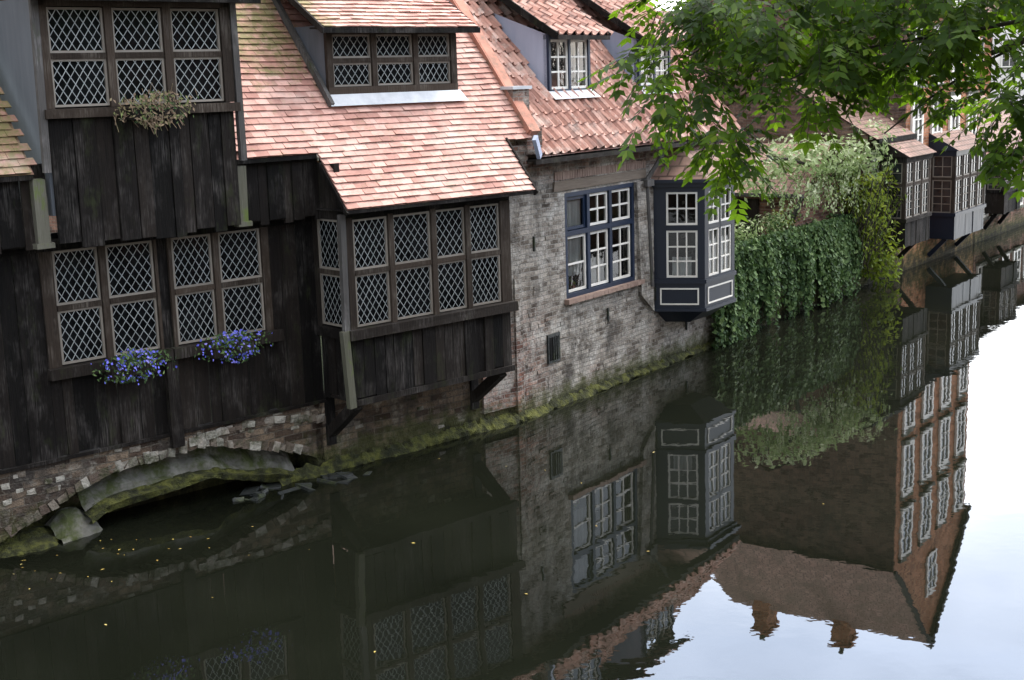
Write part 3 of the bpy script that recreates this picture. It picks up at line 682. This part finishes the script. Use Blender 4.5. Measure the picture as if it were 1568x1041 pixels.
# ============================================================ FAR / SIDE HOUSES
def house(name,M,u0,u1,y0,y1,zb,ze,zr,gable,wall,roofm,rows,cols,win=(.75,1.25),frame=M_white,zstart=1.3,chim=(),fw=.06):
    H=empty(name,M);b=MB();t=MB();g=MB();rf=MB()
    W=(u1-u0)/cols;holes=[]
    for r in range(rows):
        z=zb+zstart+r*((ze-zb-zstart)/max(rows,1))
        for c in range(cols):
            x=u0+W*(c+.5)+rr(-.05,.05);holes.append((x-win[0]/2,x+win[0]/2,z,z+min(win[1],(ze-zb-zstart)/max(rows,1)-.3)))
    wallholes(b,u0,u1,zb,ze,y0,[],.14)
    b.face([(u1,y0,zb),(u1,y1,zb),(u1,y1,ze),(u1,y0,ze)]);b.face([(u0,y1,zb),(u0,y0,zb),(u0,y0,ze),(u0,y1,ze)]);b.face([(u1,y1,zb),(u0,y1,zb),(u0,y1,ze),(u1,y1,ze)])
    for q in holes:
        muntin(t,g,q[0],q[1],q[2],q[3],y0-.03,2,3,0,fw,.03,.05);t.box(q[0]-.06,q[1]+.06,y0-.10,y0-.0,q[2]-.07,q[2]-.0,1);t.box(q[0]-.05,q[1]+.05,y0-.06,y0-.0,q[3],q[3]+.09,1)
    mu,my=(u0+u1)/2,(y0+y1)/2;o=.22
    if gable:
        for yy in (y0,y1): b.face([(u0,yy,ze),(u1,yy,ze),(mu,yy,zr)])
        s=(zr-ze)/(mu-u0)
        for sg,ue in ((-1,u0),(1,u1)):
            P=[(ue+sg*o,y0-.08,ze-o*s+.03),(ue+sg*o,y1+.1,ze-o*s+.03),(mu,y1+.1,zr+.06),(mu,y0-.08,zr+.06)]
            L=math.hypot(zr-ze,mu-u0)+o;rf.face(P,0,.5,uv=[(y0,0),(y1,0),(y1,L),(y0,L)])
            t.beam((ue+sg*o,y0-.1,ze-o*s),(mu,y0-.1,zr+.03),.05,.16,3)
        muntin(t,g,mu-.35,mu+.35,ze+.2,ze+1.3,y0-.03,2,3,0,fw,.03,.04)
    else:
        for ue in (u0,u1): b.face([(ue,y0,ze),(ue,y1,ze),(ue,my,zr)])
        s=(zr-ze)/(my-y0);L=math.hypot(zr-ze,my-y0)+o
        for sg,ye in ((-1,y0),(1,y1)):
            P=[(u0-.05,ye+sg*o,ze-o*s+.03),(u1+.05,ye+sg*o,ze-o*s+.03),(u1+.05,my,zr+.05),(u0-.05,my,zr+.05)]
            rf.face(P,0,.5,uv=[(u0,0),(u1,0),(u1,L),(u0,L)])
        t.box(u0-.05,u1+.05,y0-o-.04,y0-o,ze-o*s-.06,ze-o*s+.04,3)
    for cx,cy,cz in chim:
        b.box(cx-.28,cx+.28,cy-.22,cy+.22,cz-1.6,cz);b.box(cx-.33,cx+.33,cy-.27,cy+.27,cz,cz+.08);t.tube([(cx-.1,cy,cz+.08),(cx-.1,cy,cz+.4)],[.07,.06],8,1);t.tube([(cx+.12,cy,cz+.08),(cx+.12,cy,cz+.35)],[.07,.06],8,1)
    b.build('walls',H,[wall],M);t.build('frames_and_sills',H,[frame,M_slab,M_dark,M_tim],M);g.build('window_panes',H,[M_fglass],M);rf.build('roof',H,[roofm],M)
    return H
def oriel(H,M,u0,u1,d,z0,z1,cols,y0=0.0,wm=None):
    wm=wm or M_tim
    b=MB();g=MB()
    planks(b,u0,u1,z0,z0+.55,y0-d,.03,0,(.15,.22),.01);b.box(u0,u1,y0-d+.03,y0,z0,z0+.55,0);b.box(u0-.03,u1+.03,y0-d-.04,y0,z0+.52,z0+.60,0);b.box(u0-.02,u1+.02,y0-d-.02,y0,z1-.12,z1,0)
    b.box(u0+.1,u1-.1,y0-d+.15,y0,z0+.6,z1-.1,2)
    for i in range(cols+1):
        x=u0+(u1-u0-.08)*i/cols;b.box(x,x+.08,y0-d,y0-d+.08,z0+.6,z1-.12,1)
    zt=z0+.6+(z1-z0-.72)*.6
    b.box(u0+.08,u1-.08,y0-d+.005,y0-d+.06,zt-.03,zt+.03,1)
    b.box(u0,u0+.08,y0-.08,y0,z0+.6,z1-.12,1);b.box(u0+.01,u0+.06,y0-d+.08,y0-.08,zt-.03,zt+.03,1)
    W=(u1-u0-.08)/cols
    for i in range(cols):
        muntin(b,g,u0+W*i+.08,u0+W*(i+1),z0+.6,zt-.03,y0-d+.03,2,4,4,.025,.014);muntin(b,g,u0+W*i+.08,u0+W*(i+1),zt+.03,z1-.12,y0-d+.03,2,2,4,.025,.014)
    b.M=Matrix.Translation((u0+.03,y0,0))@Matrix.Rotation(RAD(-90),4,'Z');g.M=b.M
    muntin(b,g,.08,d-.08,z0+.6,zt-.03,0,2,4,4,.025,.014);muntin(b,g,.08,d-.08,zt+.03,z1-.12,0,2,2,4,.025,.014)
    b.M=g.M=None
    b.face([(u0-.08,y0-d-.1,z1),(u1+.08,y0-d-.1,z1),(u1+.08,y0,z1+.4),(u0-.08,y0,z1+.4)],3,.5)
    b.face([(u0-.08,y0-d-.1,z1),(u0-.08,y0,z1+.4),(u0-.08,y0,z1)],0)
    for x in (u0+.1,u1-.2): b.beam((x,y0-.02,z0-.4),(x,y0-d+.2,z0),.09,.09,0)
    b.build('timber_oriel',H,[wm,M_frame,M_dark,M_flatroof,M_casem],M);g.build('oriel_panes',H,[M_fglass],M)
H1=house('timber_annex_house',MBm,12.5,14.68,0.02,4.2,-.4,3.1,4.3,False,M_brbr,M_flatroof,1,2,(.5,.8),zstart=2.3)
oriel(H1,MBm,13.05,14.6,.6,.75,2.62,3)
H2=house('gabled_brick_house',MBm,14.7,19.9,0,5.2,-.4,7.1,9.7,True,M_orbr,M_flatroof,3,4,(.72,1.5),zstart=2.9,chim=((17.3,4.4,10.2),(17.3,2.2,10.1)),fw=.10)
oriel(H2,MBm,16.3,18.6,.6,.55,2.55,4,wm=M_navy)
sw=MB();sw.box(14.655,14.69,0.01,5.19,-.4,7.05);
sw.build('side_wall',H2,[M_brbr],MBm)
H3=house('low_brick_house',MBm,19.95,26.5,0,4,-.4,2.3,3.6,False,M_redbr,M_flatroof,1,6,(.7,.9),zstart=1.0)
oriel(H3,MBm,20.6,22.2,.5,.7,2.2,3)
S=empty('garden_shed',MBm);s=MB()
s.box(9.9,12.3,.45,4.2,.5,2.15,0)
s.box(9.86,9.9,1.2,2.0,1.0,2.0,2)
s.face([(9.7,.2,2.12),(9.7,4.4,2.12),(11.1,4.4,3.0),(11.1,.2,3.0)],1,.5);s.face([(12.5,.2,2.12),(11.1,.2,3.0),(11.1,4.4,3.0),(12.5,4.4,2.12)],1,.5)
s.face([(9.9,.45,2.15),(12.3,.45,2.15),(11.1,.45,2.95)],0)
s.beam((9.75,.25,2.1),(9.9,.5,1.6),.06,.06,3);s.box(9.66,9.72,.2,4.4,2.06,2.13,3)
s.build('shed_body',S,[M_redbr,M_flatroof,M_tim,M_greyw],MBm)
for i,(a,b,ze,zr,wm) in enumerate(((3,9,4.6,7.4,M_redbr),(9.1,14.5,4.9,7.4,M_plaster),(20.5,27,4.0,6.4,M_redbr))):
    house('row_house',MBm,a,b,9.5,15,.3,ze,zr,False,wm,M_flatroof,2,4,(.8,1.1),zstart=1.0,chim=((a+1,12.2,zr+.7),))
MF=Matrix.Translation((16,78,0))@Matrix.Rotation(RAD(8),4,'Z')
for i in range(5):
    house('canal_row_house',MF,i*6.2,i*6.2+6.15,0,8,-.3,rr(6.5,7.5),rr(9.5,11),i%2==0,(M_plaster,M_orbr,M_plaster,M_redbr,M_plaster)[i],M_flatroof,2,3,(1,1.5),zstart=1.5)
MR=MBm@Matrix.Translation((0,-15.5,0))@Matrix.Rotation(RAD(180),4,'Z')
for i in range(5):
    house('occluder_house',MR,-26+i*8.2,-26+i*8.2+8.1,0,8,.9,rr(6,7),rr(9,10),i%2==1,(M_redbr,M_plaster,M_brbr,M_orbr,M_redbr)[i],M_flatroof,2,4,(1,1.6),zstart=1.1)  # unseen houses added on the opposite bank to block sky light and darken the facades

# ============================================================ GROUND / WATER
def poly_ext(name,pts,z,zb,mat):
    b=MB();b.face([(p[0],p[1],z) for p in pts],0,.5)
    for i in range(len(pts)):
        a,c=pts[i],pts[(i+1)%len(pts)];b.face([(a[0],a[1],zb),(c[0],c[1],zb),(c[0],c[1],z),(a[0],a[1],z)],0,.5)
    return b.build(name,None,[mat])
wA=lambda u,y:(MA@Vector((u,y,0))).to_2d();wB=lambda u,y:(MBm@Vector((u,y,0))).to_2d()
poly_ext('left_bank_ground',[wA(-40,.5),wA(-.1,.5),wB(.2,.3),wB(27,.3),wB(27.2,14),(-10,76),(-300,120),(-300,-60)],.45,-1.5,M_soil)
poly_ext('right_bank_ground',[wB(-40,-12),wB(45,-12),wB(45,-200),wB(-40,-200)],.9,-1.5,M_pave)
poly_ext('far_bank_ground',[(-60,77.5),(15,78.2),(400,132),(400,900),(-600,900),(-600,130)],.4,-1.5,M_soil)
poly_ext('garden_ground',[wB(5.85,.25),wB(12.45,.25),wB(12.45,8),wB(5.85,8)],1.05,.3,M_soil)
gd=MB();gd.face([(-900,-900,-1.6),(900,-900,-1.6),(900,900,-1.6),(-900,900,-1.6)],0,.5);gd.build('canal_bed_ground',None,[M_soil])
k=N('canal_water')
n1=k.noise(1.1,3,.5,(1,1,1));n2=k.noise(7,2,.5)
calm=k.rng(k.noise(.16,2,.5),.4,.65,.45,1.5)
k.bump(k.math('MULTIPLY',k.math('ADD',n1,k.math('MULTIPLY',n2,.14)),calm),.055,.05)
k.b.inputs['IOR'].default_value=1.46
k.fin(k.ramp(k.noise(.5,3,.5),[(.3,(.0042,.0050,.0032)),(.7,(.0075,.0087,.0055))]),.012,.5)
wt=MB();wt.face([(-500,-500,0),(500,-500,0),(500,500,0),(-500,500,0)],0,.5);wt.build('water',None,[k.mt])
q=MB();q.box(-40,45,-12.02,-11.9,-1,.95,0);q.box(-40,45,-12.1,-11.7,.95,1.07,1);q.build('quay_wall',None,[M_redbr,M_slab],MBm)
fl=MB()
for i in range(60):
    u=rr(-8.4,-5.6) if i<36 else rr(-8,0);y=-rr(.3,1.3) if i<36 else -rr(.3,6);p=MA@Vector((u,y,.006));a=rr(0,6.28);s=rr(.010,.024)
    c,d=math.cos(a)*s,math.sin(a)*s
    fl.face([(p.x-c,p.y-d,.006),(p.x+d*.5,p.y-c*.5,.008),(p.x+c,p.y+d,.006),(p.x-d*.5,p.y+c*.5,.009)],0)
fl.build('floating_leaves',None,[M_yleaf])
stn=MB()
for i in range(26):
    u=rr(-4.6,-2.9);y=-rr(.02,.5);s=rr(.04,.15);stn.M=Matrix.Translation((u,y,rr(-.06,.0)))@Matrix.Rotation(rr(0,3),4,'Z')@Matrix.Rotation(rr(-.4,.4),4,'X')
    stn.box(-s,s,-s*.6,s*.6,-.06,rr(.02,.05),0,None,.025)
stn.M=None;stn.build('fallen_stones',None,[M_stone],MA)
def planter(u,y,z,w_,kind):
    e=empty('flower_box',MA);b=MB()
    b.box(u-w_/2,u+w_/2,y-.10,y+.06,z-.06,z+.05,0)
    for i in range(620 if kind else 520):
        x=random.gauss(0,.36);x=max(-.85,min(.85,x))
        p=(u+x*w_,y-.05+rr(-.15,.07),z+.05+rr(-.19,.16)*(1-.5*abs(x)))
        if kind: leafquad(b,p,(rr(-1,1),-1,rr(-.3,1)),rr(.02,.042) if i%3==0 else rr(.03,.06),1 if i%3==0 else 2,.8 if i%3==0 else .45)
        else:
            q=Vector(p)
            if i%3==0: b.beam(q,q+Vector((rr(-.06,.06),-rr(0,.06),rr(-.14,.10))),.004,.004,3)
            leafquad(b,p,(rr(-1,1),-1,rr(-.3,1)),rr(.03,.06),3 if i%5<4 else 2,.5)
    b.build('planter_and_flowers',e,[M_tim,M_blue_fl,M_ivy,M_dry],MA)
planter(-5.62,-.14,1.66,.50,1);planter(-4.45,-.14,1.68,.50,1);planter(-5.32,YB-.12,4.24,.5,0)

# ============================================================ TREE
T=empty('overhanging_tree');tk=MB();tl=MB()
base=Vector((9.3,8.4,.85))
trunk=[base,base+Vector((-.05,.05,1.5)),base+Vector((-.25,.1,3.2)),base+Vector((-.3,.2,5.2)),base+Vector((-.1,.3,7.5))]
tk.tube(trunk,[.42,.33,.28,.22,.12],12)
def curve(a,b,sag,n=7):
    a=Vector(a);b=Vector(b);out=[]
    for i in range(n+1):
        t=i/n;p=a.lerp(b,t);p.z+=sag*math.sin(t*math.pi);p+=Vector((0,math.sin(t*5+a.x)*.08,math.sin(t*7+b.x)*.05));out.append(p)
    return out
def limb(a,b,sag,r0,r1):
    c=curve(a,b,sag);tk.tube(c,[r0+(r1-r0)*i/(len(c)-1) for i in range(len(c))],7);return c
l1=limb(trunk[3],(3.6,9.9,5.35),.2,.12,.035);l2=limb(trunk[3],(3.6,10.1,4.6),.15,.09,.02);l3=limb(trunk[3],(4.5,10.5,6.6),.4,.13,.03)
limb(l1[-2],(1.35,10.1,4.55),.25,.03,.006);limb(l2[-2],(2.0,10.0,4.35),.12,.02,.006);limb(l2[-3],(2.9,10.5,4.0),.1,.02,.006);limb(l1[-3],(2.2,9.8,5.1),.2,.025,.006)
limb(l2[-4],(3.9,10.1,4.0),.1,.02,.006);limb(trunk[3],(11.5,10.5,8),.3,.12,.03);limb(trunk[3],(10,5.5,8),.3,.12,.03);limb(trunk[3],(7.5,8,9),.3,.1,.03);limb(trunk[2],(12,8,6.5),.3,.1,.03)
def sprig(mb,p,d,L,npair,s):
    p=Vector(p);d=Vector(d).normalized();cur=p.copy();r0=random.random()
    for i in range(npair):
        d=(d+Vector((0,0,-.10))).normalized();nx=cur+d*(L/npair);side=d.cross(Vector((0,0,1)))
        if side.length<.1: side=Vector((1,0,0))
        side.normalize();up=side.cross(d)
        for sg in (-1,1):
            ax=(d*.5+side*sg+Vector((0,0,-.35))+up*rr(-.3,.3)).normalized();wd=ax.cross(up+Vector((rr(-.4,.4),0,rr(-.4,.4)))).normalized()*s*.22;ls=s*rr(.7,1.2)
            mb.face([nx,nx+ax*ls*.4+wd,nx+ax*ls,nx+ax*ls*.4-wd],0,min(1,max(0,r0*.7+rr(0,.3))))
        cur=nx
    ax=d;wd=d.cross(Vector((.2,.3,1))).normalized()*s*.22
    mb.face([cur,cur+ax*s*.45+wd,cur+ax*s,cur+ax*s*.45-wd],0)
    tk.beam(p,cur,.004,.004,0)
def leafclump(c,rad,n,s=.105,L=.25,seed=0,np=4):
    c=Vector(c)
    for i in range(n):
        while True:
            d=Vector((rr(-1,1),rr(-1,1),rr(-1,1)))
            if d.length<1: break
        k=1+.6*noise.noise(d*1.7+Vector((seed*3.1,0,0)))
        p=c+Vector((d.x*rad[0],d.y*rad[1],d.z*rad[2]))*k
        if noise.noise(p*2.6+Vector((0,0,7)))>.18: continue
        sprig(tl,p,(d.x+rr(-.6,.6),d.y+rr(-.6,.6),-.35+d.z*.5+rr(-.3,.3)),L*rr(.7,1.2),np,s*rr(.75,1.2))
C=[((1.30,10.1,4.45),(.42,.45,.30),105),((1.62,10.1,4.00),(.20,.4,.24),46),((1.02,10.1,4.15),(.18,.3,.16),20),((1.22,10.1,5.0),(.28,.3,.18),60),((1.75,10.1,4.95),(.5,.6,.35),150),((2.3,10.1,4.70),(.55,.6,.28),165),((2.2,10.1,4.3),(.35,.4,.14),34),
((2.55,10.2,5.10),(.6,.7,.3),170),((2.85,10.3,4.45),(.42,.6,.20),95),((3.2,10.1,4.75),(.6,.7,.32),200),((3.75,10.1,4.2),(.42,.6,.24),110),((3.5,10,5.1),(.7,.7,.35),190),((4.2,9.9,4.6),(.5,.7,.5),130),((4.3,10,5.4),(.9,.8,.5),120),
((2.2,10.1,5.5),(.9,.8,.35),80),((3.4,10.1,5.9),(1,.9,.5),80),((3.85,10.0,3.85),(.22,.3,.14),28),((1.72,10.1,3.64),(.1,.2,.12),8)]
for i,(c,r,n) in enumerate(C): leafclump(c,r,n,seed=i)
for i,(c,r,n) in enumerate([((5.6,9.8,6),(1.2,1.2,1),120),((7.5,8.5,8.5),(2,2,1.4),160),((10,9,9),(2,2,1.5),180),((11,10.5,7.5),(1.6,1.6,1.3),120),((9.8,5.8,7.8),(1.7,1.5,1.3),120),((12,8,6.5),(1.4,1.4,1.1),100),((4.6,10.6,7),(1.2,1.2,.8),70)]):
    leafclump(c,r,n,.18,.45,seed=i+40)
tk.build('trunk_and_limbs',T,[M_bark]);tl.build('foliage',T,[M_leaf])

# ============================================================ WORLD / LIGHT
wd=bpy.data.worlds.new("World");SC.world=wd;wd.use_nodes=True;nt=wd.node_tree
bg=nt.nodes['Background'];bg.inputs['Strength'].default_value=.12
def wn(t,**k):
    x=nt.nodes.new(t)
    for a,b in k.items(): setattr(x,a,b)
    return x
L_=nt.links.new
sky=wn('ShaderNodeTexSky');sky.sky_type='NISHITA';sky.sun_disc=False
EL,RO=RAD(56),RAD(50)
sky.sun_elevation=EL;sky.sun_rotation=RO
tc=wn('ShaderNodeTexCoord');nz=wn('ShaderNodeTexNoise');nz.inputs['Scale'].default_value=2.6;nz.inputs['Detail'].default_value=4;nz.inputs['Roughness'].default_value=.55
mp=wn('ShaderNodeMapping');mp.inputs['Scale'].default_value=(1,1,2.2);L_(tc.outputs['Generated'],mp.inputs[0]);L_(mp.outputs[0],nz.inputs['Vector'])
rp=wn('ShaderNodeMapRange');rp.inputs[1].default_value=.38;rp.inputs[2].default_value=.62;rp.inputs[3].default_value=.35;rp.inputs[4].default_value=1
L_(nz.outputs[0],rp.inputs[0])
sx=wn('ShaderNodeSeparateXYZ');L_(tc.outputs['Generated'],sx.inputs[0])
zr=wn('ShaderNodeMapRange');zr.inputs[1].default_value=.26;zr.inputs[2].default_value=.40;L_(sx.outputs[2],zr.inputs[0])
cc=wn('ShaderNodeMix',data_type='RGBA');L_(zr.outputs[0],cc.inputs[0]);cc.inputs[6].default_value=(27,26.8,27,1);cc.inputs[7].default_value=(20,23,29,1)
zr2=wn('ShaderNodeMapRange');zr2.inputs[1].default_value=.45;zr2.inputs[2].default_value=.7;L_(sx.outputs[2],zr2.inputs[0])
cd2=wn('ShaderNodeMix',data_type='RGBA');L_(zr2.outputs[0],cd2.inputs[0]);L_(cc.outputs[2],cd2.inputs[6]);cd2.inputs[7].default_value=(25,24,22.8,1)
mx=wn('ShaderNodeMix',data_type='RGBA');L_(rp.outputs[0],mx.inputs[0])
sc=wn('ShaderNodeMix',data_type='RGBA',blend_type='MULTIPLY');sc.inputs[0].default_value=1;L_(sky.outputs[0],sc.inputs[6]);sc.inputs[7].default_value=(2.8,2.6,2.4,1)
L_(sc.outputs[2],mx.inputs[6]);L_(cd2.outputs[2],mx.inputs[7])
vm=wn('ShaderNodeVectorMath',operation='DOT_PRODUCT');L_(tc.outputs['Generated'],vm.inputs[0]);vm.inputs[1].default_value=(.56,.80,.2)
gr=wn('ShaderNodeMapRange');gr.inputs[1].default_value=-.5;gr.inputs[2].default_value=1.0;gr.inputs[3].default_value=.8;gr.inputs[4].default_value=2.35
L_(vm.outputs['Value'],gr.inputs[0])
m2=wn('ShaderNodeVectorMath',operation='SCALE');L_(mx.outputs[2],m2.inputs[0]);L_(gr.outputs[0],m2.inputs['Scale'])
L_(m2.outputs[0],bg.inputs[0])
sl=bpy.data.lights.new('sun','SUN');sl.energy=3.2;sl.angle=RAD(14);sl.color=(1,.96,.91);so=bpy.data.objects.new('sun',sl);COL.objects.link(so)
sd=Vector((math.sin(RO)*math.cos(EL),math.cos(RO)*math.cos(EL),math.sin(EL)))
so.rotation_euler=sd.to_track_quat('Z','Y').to_euler()
# ============================================================ CAMERA
F=2067.;Pp=RAD(11.1);R=RAD(1.7)
cd=bpy.data.cameras.new("camera");cam=bpy.data.objects.new("camera",cd);COL.objects.link(cam)
f=Vector((0,math.cos(Pp),-math.sin(Pp)));r=Vector((1,0,0));u=r.cross(f)
cam.matrix_world=Matrix.Translation((0,0,4.5))@Matrix((r,u,-f)).transposed().to_4x4()@Matrix.Rotation(-R,4,'Z')
cd.lens=36*F/1568;cd.sensor_width=36;cd.clip_end=2000;SC.camera=cam
SC.view_settings.view_transform='Standard';SC.view_settings.look='None';SC.view_settings.exposure=0
